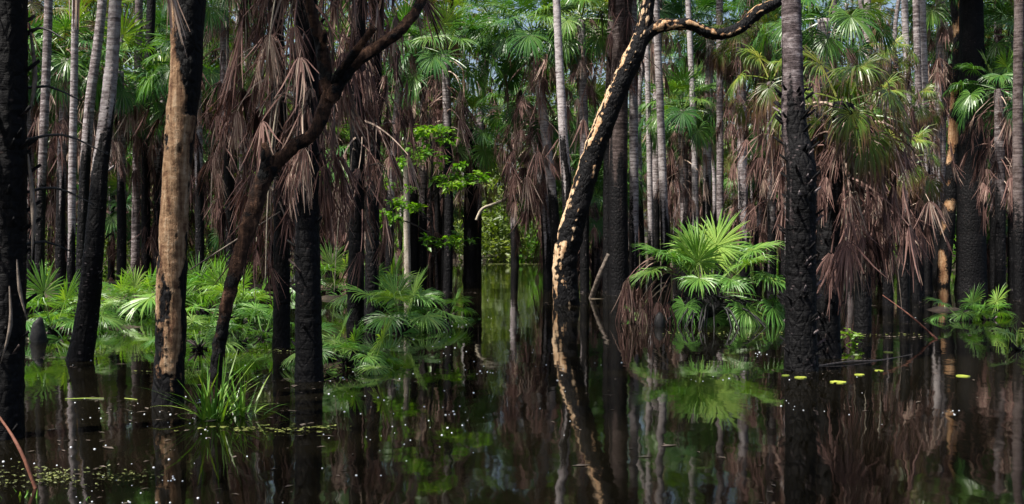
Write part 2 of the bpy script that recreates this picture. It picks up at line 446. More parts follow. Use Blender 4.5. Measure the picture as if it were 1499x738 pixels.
def stubs(mb, P, rad, z0, z1, n, g, L=0.11):
    for i in range(n):
        q = g.choice(P)
        if not z0 < q.z < z1: continue
        a = g.uniform(0, 2 * math.pi); l = L * g.uniform(0.2, 1.0); w = 0.022
        v = [(rad * .92, -w, -w * .6), (rad * .92, w, -w * .6), (rad * .92, 0, w), (rad + l, -w * .5, l * .75), (rad + l, w * .5, l * .75), (rad + l * .9, 0, l * .75 + w)]
        mb.add(v, [(0, 1, 4, 3), (1, 2, 5, 4), (2, 0, 3, 5), (3, 4, 5)], g.choice([0.3, 0.9, 1, 1, 1]), a, q)


def palm(label, px, py, path, widths, burn, top_h, crown, group=None, cs=1.0, skirt='short', bark=None, hi=None, nstub=0, lean=None, name='palm_tree', ndead=20, nfr=22, slen=1.2, mats=M_GREEN, lo=-30, close=0.1, ringed=True, drape=0, stalks=0):
    """A palm whose trunk passes the given rows of the photo; the rest of its height (top_h) grows on above the frame."""
    g = random.Random(int(px * 7 + py)); Z = gz(py); s = Z / F
    b = gp(px, py)
    root = thing(name, label, 'palm', b, 0, group)
    pts = [Vector((0, 0, -0.3))]; rad = [widths[0] * s / 2]
    for i, (qx, qy) in enumerate(path):
        q = at(qx, qy, Z) - b; q.y += 0.25 * math.sin(i * 1.3 + px); q.y *= 0.6 if i else 0
        pts.append(q); rad.append(widths[min(i + 1, len(widths) - 1)] * s / 2)
    if top_h > pts[-1].z + 0.3:
        dvec = (pts[-1] - pts[-2]); dvec = dvec / max(dvec.z, .1)
        ext = top_h - pts[-1].z
        pts.append(pts[-1] + Vector((dvec.x * ext * .7, dvec.y * ext * .4, ext))); rad.append(rad[-1] * 0.9)
    zb = CH - (burn - YH) * s if burn is not None else -9
    near = Z < 17
    mb = MB()
    P = tube(mb, pts, rad, 20 if near else 10, 0.035 if near else 0.12, 0.05, 4.0, 0.05 if (near and ringed) else 0.0, 0.085, burn_fun(zb, 1.1, px), px * .1, flare=0.3)
    if nstub: stubs(mb, P, rad[1], -0.2, zb + 0.4, nstub, g)
    obj('trunk', mb.mesh('palm_trunk', bark or PALM_BARK, True), root)
    top = pts[-1]
    if crown == 'hi':
        hi_fronds(root, top, nfr, ndead, slen, g, cs, mats, lo, close, r=rad[-1] * .8)
    elif crown:
        obj('crown', g.choice(CROWNS), root, top, g.uniform(0, 6), cs)
        if skirt: obj('dead_fronds', g.choice(SKIRTS[skirt]), root, top, g.uniform(0, 6), cs)
    for i in range(stalks):
        mq = MB(); a2 = g.uniform(0, 6.283); l = g.uniform(.9, 1.9); o2 = g.uniform(.15, .6); c_, q_ = math.cos(a2), math.sin(a2)
        tube(mq, [Vector((0, 0, 0)), Vector((c_ * o2 * .7, q_ * o2 * .7, g.uniform(.0, .15))), Vector((c_ * o2, q_ * o2, -l * .45)), Vector((c_ * o2 * g.uniform(.8, 1.3), q_ * o2 * g.uniform(.8, 1.3), -l))], [.014, .012, .009, .004], 6, .1)
        obj('dead_stalk', mq.mesh('dead_stalk', g.choice([PALEWOOD, WOOD, WOOD]), True), root, (top.x, top.y, top.z - .2 - g.random() * slen * .8))
    for i in range(drape):
        az = g.uniform(3.4, 6.2); z = 1.0 + 2.9 * i / drape; l = g.uniform(.3, .9); mq = MB(); c_, q_ = math.cos(az) * .19, math.sin(az) * .19
        tube(mq, [Vector((c_, q_, 0)), Vector((c_ * 1.25, q_ * 1.2, -l * .5)), Vector((c_ * 1.1 + g.uniform(-.08, .08), q_ * 1.15, -l))], [.006, g.uniform(.012, .024), .003], 5, .08, .2)
        obj('dead_strap', mq.mesh('dead_strap', WOOD, True), root, (.04, 0, z))
        if i % 2:
            mq = MB(); a2 = g.uniform(-.5, .6); l = g.uniform(.4, .75)
            tube(mq, [Vector((0, 0, 0)), Vector((math.cos(a2) * l * .5, math.sin(a2) * l * .5, .1 * l)), Vector((math.cos(a2) * l, math.sin(a2) * l, -.12 * l))], [.014, .010, .004], 6, .1)
            obj('dead_stalk', mq.mesh('dead_stalk', BLACKWOOD, True), root, (.1, 0, z + .3))
    return root


ALL = 0   # burn row 0 or less: charred over the whole height in view
# --- left side
palm('dark shaggy palm trunk at the picture edge with grey strips of dead leaf', 4, 640, [(12, 370), (26, 0)], [52, 50, 48], -400, 8.5, 'lo', skirt='long', bark=DARK_BARK, nstub=110, drape=14)
palm('slim grey palm second from the dark shaggy edge trunk, burnt below', 57, 470, [(60, 300), (66, 0)], [14, 13, 12], 250, 11, 'lo')
palm('slim ringed palm standing between two pairs of grey trunks behind bright young palms', 103, 440, [(106, 250), (113, 0)], [12, 11, 10], 330, 12.5, 'lo')
palm('pale palm leaning slightly beside the black-based curved palm, burnt lower half', 118, 452, [(122, 300), (132, 150), (146, 0)], [17, 15, 14, 13], 228, 12, 'lo')
palm('curved palm with grey upper trunk and black burnt foot leaning out of the water', 110, 527, [(128, 462), (144, 370), (150, 250), (156, 120), (163, 0)], [36, 33, 28, 23, 20, 18, 17], 205, 10.5, 'lo', nstub=40)
palm('straight unburnt pale grey palm just beside the big pale burnt tree', 198, 420, [(200, 250), (206, 0)], [14, 12, 11], 400, 15, 'lo')
palm('thin dark palm right behind the straight unburnt pale grey palm', 214, 424, [(214, 200), (219, 0)], [14, 13, 13], -200, 14, 'lo', bark=DARK_BARK)
palm('green-crowned palm low between the ringed palms near the edge trunk', 88, 432, [(89, 300), (92, 85)], [14, 13, 12], 260, 6.6, 'lo', skirt='mid')
palm('green-crowned palm filling the gap beside the straight unburnt palm', 178, 428, [(178, 300), (176, 105)], [14, 13, 12], 260, 6.3, 'lo', skirt='mid')
palm('green palm with its crown at the top edge between the grey trunks', 136, 420, [(136, 300), (138, 40)], [13, 12, 12], 260, 8.3, 'lo', skirt='long')
palm('dark green palm just visible past the dark shaggy edge trunk', 44, 430, [(44, 300), (40, 110)], [14, 13, 12], 260, 6.1, 'lo', skirt='long')
palm('green palm seen between the pale burnt tree and the straight unburnt palm', 232, 424, [(232, 300), (230, 150)], [14, 13, 12], 260, 5.8, 'lo', skirt='long')
# --- middle left, the shaggy black ones
palm('thick black palm in the water with a mass of dead fronds hanging round its top', 453, 557, [(450, 300), (446, 60)], [40, 35, 33, 33], -200, 6.0, 'hi', bark=DARK_BARK, stalks=16, ndead=84, nfr=16, slen=3.6, cs=0.88, close=.2, nstub=30)
palm('slimmer black palm just behind the thick black shaggy palm', 412, 508, [(412, 250), (408, 60)], [25, 23, 22], -200, 6.4, 'hi', bark=DARK_BARK, stalks=8, ndead=84, nfr=16, slen=5.4, close=.35, cs=.85)
palm('black palm thatched almost to its foot by a column of dead fronds', 520, 480, [(522, 300), (525, 60)], [26, 23, 22], -200, 6.9, 'hi', bark=DARK_BARK, stalks=8, ndead=80, nfr=16, slen=5.5, close=.65, cs=0.85)
palm('dark palm close behind the thatched black palm, beside the lime sapling', 543, 470, [(546, 300), (552, 60)], [22, 20, 18], -200, 7.4, 'hi', bark=DARK_BARK, ndead=56, nfr=16, slen=4.8, close=.5, cs=.85)
palm('brown-skirted palm between pale burnt tree and rusty crooked tree', 337, 455, [(336, 300), (332, 110)], [16, 15, 14], 200, 6.8, 'hi', stalks=6, ndead=64, nfr=18, slen=4.6, close=.35, cs=.85)
palm('green-crowned palm close beside the pale burnt tree with short dead skirt', 293, 432, [(292, 300), (291, 130)], [14, 13, 12], 250, 6.1, 'lo', skirt='mid')
palm('dark broad-fanned palm over the lime green sapling', 655, 428, [(657, 300), (652, 80)], [14, 13, 12], 200, 6.9, 'hi', nfr=22, ndead=40, slen=2.0, mats=M_GREEN)
palm('charred palm standing alone at the edge of the open channel', 689, 412, [(689, 300), (690, 190)], [22, 20, 18], -100, 5.6, 'lo', bark=DARK_BARK, skirt='mid')
# --- middle
palm('tall wavy mauve palm just behind the leaning burnt tree, black at its foot', 834, 441, [(830, 280), (824, 190), (815, 0)], [17, 15, 13, 11], 255, 13, 'lo')
palm('broad green palm over the central channel with dark hanging skirt', 818, 426, [(810, 300), (784, 75)], [16, 14, 14], 300, 7.4, 'hi', ndead=60, nfr=28, slen=3.4, close=.3, cs=1.05)
palm('palm beside the central channel smothered in mauve dead fronds', 803, 421, [(797, 300), (780, 175)], [14, 14, 13], 350, 5.6, 'hi', ndead=70, nfr=14, slen=2.6, close=.1, cs=1.0)
palm('thick black palm with shaggy brown upper trunk behind the leaning burnt tree', 906, 432, [(905, 250), (908, 100), (912, 0)], [30, 27, 26, 25], 235, 10.5, 'lo', bark=DARK_BARK, skirt='long')
palm('narrow black palm touching the thick black palm behind the leaning tree', 890, 428, [(890, 250), (893, 100), (897, 0)], [15, 14, 13, 13], 150, 11, 'lo', bark=DARK_BARK)
palm('light grey palm close beside the thick shaggy black palm', 927, 426, [(928, 250), (925, 0)], [14, 13, 13], 325, 14, 'lo')
palm('thinnest grey palm behind the curved arm of the leaning burnt tree', 954, 414, [(951, 250), (947, 60), (946, 0)], [9, 8, 8], 345, 15, 'lo')
palm('slender wavering pale palm just behind the bright young palm clump', 976, 420, [(972, 310), (966, 150), (959, 0)], [13, 12, 11, 10], 312, 14, 'lo')
palm('thin grey palm rising behind the top of the bright young palm clump', 1019, 414, [(1016, 200), (1008, 0)], [10, 9, 8], 330, 14, 'lo')
palm('rich green palm with brown skirt behind the bright young palm clump', 1003, 413, [(1002, 300), (998, 190)], [14, 13, 13], 320, 5.9, 'hi', nfr=28, ndead=44, slen=2.8, close=.2)
palm('straight grey palm above the bright young palm clump, dark lower trunk', 1054, 416, [(1054, 200), (1053, 0)], [11, 10, 10], 325, 15, 'lo')
palm('palm with loose yellowing fans under the burnt curved arm', 1092, 438, [(1088, 300), (1084, 60)], [15, 14, 14], 300, 6.6, 'hi', nfr=20, ndead=30, slen=2.4, mats=M_YELLOW, cs=0.8, lo=-50)
palm('palm hung with brown dead fronds touching the bright young palm clump', 1128, 464, [(1130, 380), (1126, 160)], [14, 13, 13], 330, 4.6, 'hi', nfr=13, ndead=40, slen=3.1, close=.35, cs=.75, mats=M_YELLOW, lo=-45)
palm('pale slim palm half hidden behind the knobby burnt palm', 1150, 445, [(1151, 250), (1153, 0)], [15, 14, 13], 300, 11, 'lo')
palm('green grove palm rising just behind the thin tan-barked tree', 570, 424, [(572, 300), (585, 130)], [14, 13, 13], 280, 6.9, 'lo', skirt='mid')
palm('green palm over the thin black stems by the lime sapling', 618, 416, [(620, 200), (622, 60)], [13, 12, 12], 280, 8.6, 'lo', skirt='long')
palm('green palm with its crown above the charred channel palm', 699, 402, [(702, 200), (716, 40)], [11, 11, 10], 300, 10.5, 'lo', skirt='long')
palm('green palm just right of the tall wavy mauve palm', 856, 428, [(855, 200), (852, 60)], [14, 13, 12], 280, 7.7, 'lo', skirt='mid')
palm('thick dark palm far down the channel on the bright bank', 754, 388, [(752, 320), (750, 180)], [12, 10, 9], 320, 9.8, 'lo', skirt='mid')
# --- right
palm('big knobby palm, grey above and black below, rising from the water', 1173, 541, [(1172, 380), (1170, 250), (1166, 180), (1163, 0)], [46, 44, 42, 37, 28, 25], 178, 9.5, 'lo', nstub=330, skirt='short', bark=ROUGH_BARK)
palm('squat shaggy palm beside the knobby burnt palm, buried in its own dead fronds', 1212, 523, [(1212, 380), (1222, 240), (1240, 150)], [36, 34, 32, 30], 0, 3.3, 'hi', bark=DARK_BARK, stalks=14, nfr=12, ndead=76, slen=1.6, mats=M_YELLOW, lo=-35, close=.35, nstub=90, cs=.8)
palm('shaggy palm with green fans at the top edge above the squat shaggy palm', 1197, 462, [(1200, 250), (1203, 30)], [20, 19, 18], 200, 5.6, 'hi', stalks=10, nfr=18, ndead=46, slen=3.9, close=.45, cs=.85)
palm('shaggy dead-skirted palm directly behind the squat shaggy palm', 1262, 488, [(1266, 330), (1272, 170)], [24, 22, 21], 0, 3.5, 'hi', bark=DARK_BARK, stalks=12, nfr=9, ndead=70, slen=2.2, close=.45, mats=M_YELLOW, lo=-40, cs=.72)
palm('palm whose yellow-green fans spread highest beside the pair of grey trunks', 1300, 447, [(1300, 300), (1301, 85)], [15, 14, 13], 300, 5.8, 'hi', nfr=18, ndead=50, slen=3.4, close=.3, mats=M_YELLOW, lo=-35, cs=0.62)
palm('low palm with drooping half dead yellow fans beside dark water', 1324, 472, [(1325, 350), (1326, 235)], [14, 14, 13], 250, 3.1, 'hi', nfr=13, ndead=34, slen=1.6, close=.3, mats=M_YELLOW, lo=-45, cs=.68)
palm('palm with yellow-green fans above the lower drooping one', 1342, 442, [(1342, 300), (1341, 155)], [13, 12, 12], 260, 4.8, 'hi', nfr=15, ndead=44, slen=2.4, close=.3, mats=M_YELLOW, lo=-40, cs=0.62)
palm('grey palm, first of three close trunks behind the yellow fans', 1332, 428, [(1331, 200), (1327, 0)], [12, 10, 10], 300, 13, 'lo')
palm('grey palm, middle of three close trunks behind the yellow fans', 1347, 432, [(1346, 200), (1339, 0)], [12, 10, 10], 290, 12.5, 'lo')
palm('grey palm, third of three close trunks, nearest the burnt tan-flaked tree', 1359, 426, [(1356, 200), (1350, 0)], [12, 10, 10], 270, 13, 'lo')
palm('thin grey palm behind the squat shaggy palms', 1270, 416, [(1271, 200), (1272, 0)], [12, 11, 10], 300, 14, 'lo')
palm('massive charred black palm trunk with a crown at the top edge', 1421, 425, [(1423, 250), (1426, 160), (1420, 0)], [44, 41, 38, 34, 33], -100, 10.0, 'hi', bark=DARK_BARK, nfr=22, ndead=14, slen=.3, mats=M_GREEN, cs=.9, ringed=False)
palm('brown-skirted palm just beyond the massive charred black trunk', 1464, 432, [(1464, 300), (1466, 130)], [16, 15, 14], 300, 5.4, 'hi', nfr=20, ndead=60, slen=3.3, close=.35, cs=0.8)
palm('grey-brown palm at the far picture edge past the massive charred trunk', 1493, 440, [(1490, 200), (1488, 0)], [17, 15, 14], 330, 11, 'lo', skirt='mid', bark=DARK_BARK)

# --- mixed grove behind: individual palms, shared crown meshes
for px, py, tp, h, sk, lb in ((1378, 409, 60, 9.4, 'mid', 'green palm between the burnt tan-flaked tree and massive charred trunk'), (1456, 412, 45, 9.6, 'long', 'green palm beyond the massive charred trunk, crown near the top edge'), (1482, 424, 90, 7.4, 'long', 'green-crowned palm by the grey-brown palm at the far edge'),
                              (1372, 414, 30, 9.8, 'long', 'tall green palm behind the burnt tan-flaked tree'), (1420, 405, 100, 8.9, 'mid', 'far green palm straight behind the massive charred trunk'), (960, 408, 20, 10.5, 'mid', 'far green palm crowning behind the slender pale palms'), (1035, 406, 60, 9.6, 'long', 'far green palm above the bright young palm clump'), (40, 408, 20, 10.2, 'mid', 'far green palm crowning beside the dark edge trunk')):
    palm(lb, px, py, [(px, 250), (px + 4, tp)], [13, 12, 11], 290, h, 'lo', skirt=sk)
taken = [(o.location.x, o.location.y) for o in col.objects if o.get('category') == 'palm']
ZONES = [(250, 'behind the young fan palms and grey palms'), (440, 'behind the pale burnt tree and rusty crooked tree'), (670, 'behind the shaggy black palms and lime sapling'),
         (830, 'behind the open central channel'), (1130, 'behind the leaning burnt tree and young palm clump'), (1380, 'behind the shaggy palms with yellow fans'), (9999, 'behind the massive charred palm trunk')]
KIND = {'tall': 'tall slim grey grove palm ', 'mid': 'skirted green-crowned grove palm ', 'low': 'low shaggy grove palm '}
protoT = {}
for kd, hs, rr in (('tall', (9, 11, 13, 15), .10), ('mid', (4.8, 5.8, 6.8, 7.8), .13), ('low', (2.6, 3.2, 3.8, 4.6), .14)):
    protoT[kd] = []
    for i, h in enumerate(hs):
        g = random.Random(i * 31 + len(kd)); mb = MB()
        pts = [Vector((0, 0, -.4))] + [Vector((g.uniform(-.12, .12) * h * .12 * k, g.uniform(-.1, .1) * h * .1 * k, h * k / 4)) for k in (1, 2, 3, 4)]
        tube(mb, pts, [rr * 1.25, rr * 1.05, rr, rr * .95, rr * .9], 9, .2, .05, 4, vfun=burn_fun(g.uniform(1.6, 3.4) if kd != 'low' else 1.2, .9, i), flare=.2)
        protoT[kd].append((mb.mesh('grove_palm_trunk', PALM_BARK if kd == 'tall' or i % 2 else DARK_BARK, True), pts[-1]))
count = 0
for tries in range(4000):
    if count >= 215: break
    Z = 32 + 46 * rng.random() ** 1.15
    X = rng.uniform(-1, 1) * (0.53 * Z + 3)
    px = CX + X * F / Z
    if 668 < px < 806 and Z < 62: continue
    if abs(px - 742) < 75 and Z > 58 and rng.random() < .93: continue
    if 57 < Z < 86 and -17 < X < 6.5 and rng.random() < .8: continue
    if Z < 38 and any(abs(px - q) < 16 for q in (63, 107, 198, 689, 927, 972, 1054, 1340, 1383, 1423, 1490)): continue
    if any((X - a) ** 2 + (Z - b) ** 2 < (1.15 if Z < 50 else 1.6) ** 2 for a, b in taken): continue
    taken.append((X, Z)); count += 1
    kd = rng.choice(['tall', 'tall', 'mid', 'mid', 'low', 'low'] if Z < 50 else ['tall', 'mid', 'mid', 'tall'])
    zt = next(t for lim, t in ZONES if px < lim)
    lb = KIND[kd] + zt
    r0 = thing('palm_tree', lb, 'palm', (X, Z, 0), rng.uniform(0, 6.28), 'grove palms: ' + lb)
    me, top = rng.choice(protoT[kd]); s = rng.uniform(.88, 1.12)
    obj('trunk', me, r0, (0, 0, 0), 0, s)
    obj('crown', rng.choice(CROWNS), r0, top * s, 0, s * rng.uniform(.85, 1.15))
    sk = {'tall': 'short', 'mid': rng.choice(['mid', 'long', 'long']), 'low': rng.choice(['mid', 'long'])}[kd]
    obj('dead_fronds', rng.choice(SKIRTS[sk]), r0, top * s, rng.uniform(0, 6), s)


# ------------------------------------------------------------------ burnt trees
def branchy(name, label, cat, base, limbs, mat, n=18, step=.05, vf=None, rough=.10, rs=3.0, plate=0.0):
    root = thing(name, label, cat, base)
    for i, (nm, pts, rad) in enumerate(limbs):
        mb = MB()
        tube(mb, pts, rad, n, step, rough, rs, vfun=vf, plate=plate, seed=i * 3.1 + base.x, flare=.12 if i == 0 else 0)
        obj(nm, mb.mesh(name + '_' + nm, mat, True), root)
    return root


def leaves_mesh(clumps, size, g, name, mat, vbase=.5, flat=.5):
    """Leaf-sized rhombic faces, each folded along its midrib, spread through the given clumps (centre, radius, count)."""
    mb = MB(); V, Fc, A = [], [], []
    for c, r, k in clumps:
        cv = vbase + g.uniform(-.25, .25)
        for _ in range(k):
            d = Vector((g.gauss(0, 1), g.gauss(0, 1), g.gauss(0, .7))).normalized() * r * g.random() ** .45
            p = Vector(c) + d
            ax = Vector((g.gauss(0, 1), g.gauss(0, 1), g.gauss(-.15, .5))).normalized(); up = Vector((g.gauss(0, flat), g.gauss(0, flat), 1)).normalized()
            sd = ax.cross(up).normalized(); s = size * g.uniform(.6, 1.3); w = s * .24; o = len(V)
            up2 = sd.cross(ax)
            V += [p, p + ax * s * .5 + sd * w + up2 * w * .35, p + ax * s - up2 * s * .12, p + ax * s * .5 - sd * w + up2 * w * .35, p + ax * s * .5]
            vv = cv + g.uniform(-.15, .15); A += [vv] * 5
            Fc += [(o, o + 4, o + 1), (o + 4, o + 2, o + 1), (o, o + 3, o + 4), (o + 4, o + 3, o + 2)]
    mb.add([tuple(v) for v in V], Fc, A); return mb.mesh(name, mat)


# the big pale burnt tree
Z8 = gz(590); s8 = Z8 / F; b8 = gp(246, 590)
def v8(q, d, acc, p):
    h = YH - (q.z - CH) / s8                # row-like height on the trunk
    a = (q.x - p.x) / (24 * s8)             # across the trunk
    k = noise.noise(Vector((q.x * 7, q.y * 7, q.z * 2.2))) * .6 + noise.noise(Vector((q.x * 19, q.y * 19, q.z * 5))) * .45 + noise.noise(Vector((q.x * 40, q.y * 40, q.z * 13))) * .3
    w = 0.2
    if h < 170: w = max(w, (170 - h) / 90 * .55 + (a + .25) * .75)
    if h > 400: w = max(w, (h - 400) / 190 * 1.0 - (.35 if -.05 < a < .6 and h < 545 else 0))
    w = max(w, (a - .62) * 2.6)
    if 330 < h < 470 and a < -.1: w = max(w, .52)
    if d.y > .35: w = max(w, .5)
    return min(1, max(0, w + k * .85))
def loc8(px, py): return at(px, py, Z8) - b8
def wrapv(f, b): return lambda q, d, acc, p: f(q + b, d, acc, p + b)
t8 = [Vector((0, 0, -.3)), Vector((0, 0, 0)), loc8(249, 500), loc8(252, 400), loc8(256, 300), loc8(263, 200), loc8(274, 100), loc8(278, 0), loc8(280, 0) + Vector((.1, .1, 1.2)), loc8(280, 0) + Vector((.5, .4, 4.4))]
r8 = [25 * s8, 22 * s8, 21 * s8, 20.5 * s8, 18 * s8, 20 * s8, 22 * s8, 23 * s8, 23 * s8, 12 * s8]
big8 = branchy('burnt_tree', 'big pale-barked tree charred black at top and foot, standing in water', 'tree', b8, [('trunk', t8, r8)], PALE_BARK, n=64, step=.018, vf=wrapv(v8, b8), rough=.07, rs=5, plate=.012)
g = random.Random(5)
e8 = t8[-1]; cl8 = []
for k in range(7):
    a = k * .9; e = e8 + Vector((math.cos(a) * 1.7, math.sin(a) * 1.7, g.uniform(.3, 2.2)))
    mb = MB(); tube(mb, [e8 - Vector((0, 0, .4 + .2 * k)), (e8 + e) / 2 + Vector((0, 0, .3)), e], [.06, .04, .015], 8, .15, .1, vfun=lambda *z: .4)
    obj('branch', mb.mesh('burnt_tree_branch', PALE_BARK, True), big8); cl8 += [(e, .7, 150), ((e8 + e) / 2 + Vector((0, 0, .4)), .5, 70)]
obj('crown', leaves_mesh(cl8, .14, g, 'burnt_tree_crown', LEAF), big8)

# the rusty crooked tree
Z9 = gz(600); s9 = Z9 / F; b9 = gp(313, 600)
def l9(px, py, dy=0.0): return at(px, py, Z9) - b9 + Vector((0, dy, 0))
v9 = lambda q, d, acc, p: .33 + .6 * noise.noise(q * 4) + .3 * noise.noise(q * 13) - .22 * d.z + (.25 if q.z < .9 else 0)  # random char, with a highlight painted in along the upward-facing bark
limbs9 = [('trunk', [Vector((0, 0, -.2)), Vector((0, 0, 0)), l9(318, 530), l9(331, 450), l9(350, 370, .05), l9(366, 310, .1), l9(384, 255, .15), l9(420, 215, .2), l9(452, 190, .25), l9(474, 130, .3), l9(480, 105, .3)],
           [x * s9 for x in (12, 10.5, 9.5, 9.5, 10.5, 12.5, 12, 9.5, 9.5, 11, 8)]),
          ('branch', [l9(472, 140, .3), l9(500, 95, .3), l9(540, 62, .35), l9(575, 35, .4), l9(600, 0, .5), l9(640, -80, .7), l9(700, -130, .9)], [x * s9 for x in (12, 11, 9, 8.5, 8, 6, 3)]),
          ('branch', [l9(474, 130, .3), l9(462, 60, .25), l9(453, 25, .2), l9(440, -30, .1), l9(400, -100, 0)], [x * s9 for x in (11, 9, 8, 7, 4)]),
          ('branch', [l9(474, 120, .3), l9(520, 70, .1), l9(548, 40, 0)], [x * s9 for x in (7, 6, 5)]),
          ('branch_stub', [l9(384, 258, .15), l9(386, 225, .1), l9(383, 208, .1)], [x * s9 for x in (10, 8, 4)]),
          ('branch_stub', [l9(462, 70, .25), l9(470, 50, .15), l9(473, 42, .1)], [x * s9 for x in (7, 5, 3)])]
t9 = branchy('crooked_tree', 'rusty brown crooked tree forking before the thick black shaggy palm', 'tree', b9, limbs9, RUST_BARK, n=28, step=.02, vf=v9, rough=.22, rs=11)

# the leaning burnt tree
Z17 = gz(446); s17 = Z17 / F; b17 = gp(830, 446)
def l17(px, py, dy=0.0): return at(px, py, Z17) - b17 + Vector((0, dy, 0))
def v17(q, d, acc, p):
    al = q.z * .85 + q.x * .5; ac = (q.x - p.x) + .0
    k = noise.noise(Vector((d.x * 2.0, d.y * 2.0, al * 1.15)) + Vector((8.3, 0, 2))) + .7 * noise.noise(Vector((d.x * 5, d.y * 5, al * 3.2))) + .65 * noise.noise(q * 11)
    w = 1.06 - k * 1.2 + d.x * .5
    if q.z < 1.4: w -= .06 * (1 if d.x < -.3 else -3)
    elif q.z < 3.6: w += .14
    return min(1, max(0, w))
limbs17 = [('trunk', [Vector((0, 0, -.4)), Vector((0, 0, 0)), l17(827, 390), l17(836, 340), l17(850, 290), l17(868, 230), l17(886, 180), l17(910, 120), l17(930, 78), l17(942, 45), l17(950, 0), l17(966, -90), l17(985, -210, .8)],
            [x * s17 for x in (21, 19, 17.5, 17.5, 16, 15, 14.5, 14, 14, 10, 9, 7, 4)]),
           ('branch', [l17(926, 85), l17(945, 52), l17(965, 40), l17(985, 36), l17(1010, 36), l17(1032, 46), l17(1055, 50), l17(1085, 40), l17(1110, 18), l17(1140, 2), l17(1190, -40, .5), l17(1250, -110, .9)],
            [x * s17 for x in (10, 11, 9, 8, 7.5, 8, 8, 8, 8.5, 7, 5, 3)])]
t17 = branchy('leaning_tree', 'leaning burnt tree with flaking tan bark and a long curved arm', 'tree', b17, limbs17, TAN_BARK, n=48, step=.03, vf=v17, rough=.13, rs=3.6, plate=.02)
cl = []
for e in (l17(985, -210, .8), l17(1250, -110, .9), l17(1190, -60, .5), l17(1000, -160, .5)):
    cl += [(e + Vector((g.uniform(-.8, .8), g.uniform(-.8, .8), g.uniform(.1, 1))), .8, 130) for _ in range(4)]
obj('crown', leaves_mesh(cl, .16, g, 'leaning_tree_crown', LEAF), t17)

# the tan-flaked burnt tree near the massive black palm
Z25 = gz(419); s25 = Z25 / F; b25 = gp(1380, 419)
def l25(px, py, dy=0.0): return at(px, py, Z25) - b25 + Vector((0, dy, 0))
v25 = lambda q, d, acc, p: min(1, max(0, .92 - 1.2 * noise.noise(q * 1.9 + Vector((3, 1, 4))) + .2 * d.x - .07 * (q.z - 2)))
t25 = branchy('burnt_tree', 'thin burnt tree with orange-tan flakes beside the massive charred palm', 'tree', b25,
              [('trunk', [Vector((0, 0, -.4)), Vector((0, 0, 0)), l25(1388, 330), l25(1394, 250), l25(1400, 160), l25(1404, 60), l25(1412, -60), l25(1420, -180, .5)], [x * s25 for x in (11, 10, 9.5, 9, 9, 8, 6, 3)]),
               ('branch', [l25(1404, 60), l25(1390, -20), l25(1370, -100)], [x * s25 for x in (6, 4, 2)])], TAN_BARK, n=16, step=.08, vf=v25, rough=.12)
obj('crown', leaves_mesh([(l25(1420, -180, .5) + Vector((g.uniform(-1.5, 1.5), g.uniform(-1.5, 1.5), g.uniform(-.8, 1))), .8, 120) for _ in range(9)], .16, g, 'burnt_tree_crown', LEAF), t25)

# thin dark and tan stems between the shaggy palms and the channel
for px, py, path, w, mt, lb, vv in (
        (597, 424, [(595, 250), (600, 100), (604, 0), (606, -160)], (11, 9, 8, 8, 5), GREY_BARK, 'thin tan-barked tree behind the lime sapling, straight and tall', .2),
        (607, 416, [(606, 300), (604, 150), (606, 0), (602, -100)], (13, 12, 9, 8, 5), DARK_BARK, 'thin black tree next to the thin tan-barked tree', .9),
        (641, 410, [(640, 300), (638, 150), (634, 0), (630, -90)], (9, 8, 7, 6, 4), DARK_BARK, 'thinnest black stem of the pair beside the lime sapling', .9),
        (651, 413, [(653, 300), (655, 180), (660, 30), (664, -90)], (11, 10, 8, 7, 4), DARK_BARK, 'thicker black stem of the pair beside the lime sapling', .9),
        (628, 408, [(628, 300), (631, 180), (629, 20), (626, -110)], (12, 11, 10, 8, 4), DARK_BARK, 'brownish dark tree behind the lime sapling', .5)):
    Zt = gz(py); st = Zt / F; bt = gp(px, py)
    pts = [Vector((0, 0, -.3)), Vector((0, 0, 0))] + [at(a, b, Zt) - bt for a, b in path]
    rt = branchy('slender_tree', lb, 'tree', bt, [('trunk', pts, [x * st / 2 for x in (w[0],) + w])], mt, n=10, step=.15, vf=lambda q, d, acc, p, vv=vv: vv + .5 * noise.noise(q * 2), rough=.08)
    e = pts[-1]
    obj('crown', leaves_mesh([(e + Vector((g.uniform(-1.6, 1.6), g.uniform(-1.6, 1.6), g.uniform(-1.6, 1.2))), .75, 110) for _ in range(10)], .15, g, 'slender_tree_crown', LEAF, .55), rt)

# lime sapling
Zs = gz(452); bs = gp(640, 452)
def ls(px, py, dy=0.0): return at(px, py, Zs) - bs + Vector((0, dy, 0))
limb = [('trunk', [Vector((0, 0, -.2)), Vector((0, 0, 0)), ls(638, 380), ls(630, 300), ls(633, 240), ls(628, 185), ls(630, 160)], [.03, .03, .026, .022, .018, .012, .006])]
tips = [(600, 240, -.3), (585, 275, -.4), (578, 300, -.4), (582, 320, -.5), (566, 318, -.3), (650, 262, .1), (675, 258, .2), (700, 258, .3), (658, 245, 0), (625, 190, 0), (640, 188, .2), (610, 195, -.2), (655, 350, .2), (668, 352, .3), (645, 352, .1), (618, 215, .2), (635, 225, -.2), (660, 270, -.2), (595, 300, -.1), (640, 205, .1)]
for px, py, dy in tips:
    limb.append(('branch', [ls(632, py + 25), ls((px + 632) / 2, py + 8, dy * .5), ls(px, py, dy)], [.014, .010, .005]))
sap = branchy('sapling', 'young sapling with sprays of lime green leaves over the channel edge', 'tree', bs, limb, DARK_BARK, n=6, step=.12, vf=lambda *z: .5, rough=.05)
cls = []
for px, py, dy in tips:
    for _ in range(4): cls.append((ls(px + g.uniform(-22, 22), py + g.uniform(-5, 5), dy + g.uniform(-.2, .2)), .11, 15))
obj('crown', leaves_mesh(cls, .165, g, 'sapling_crown', LIME, .55, .35), sap)

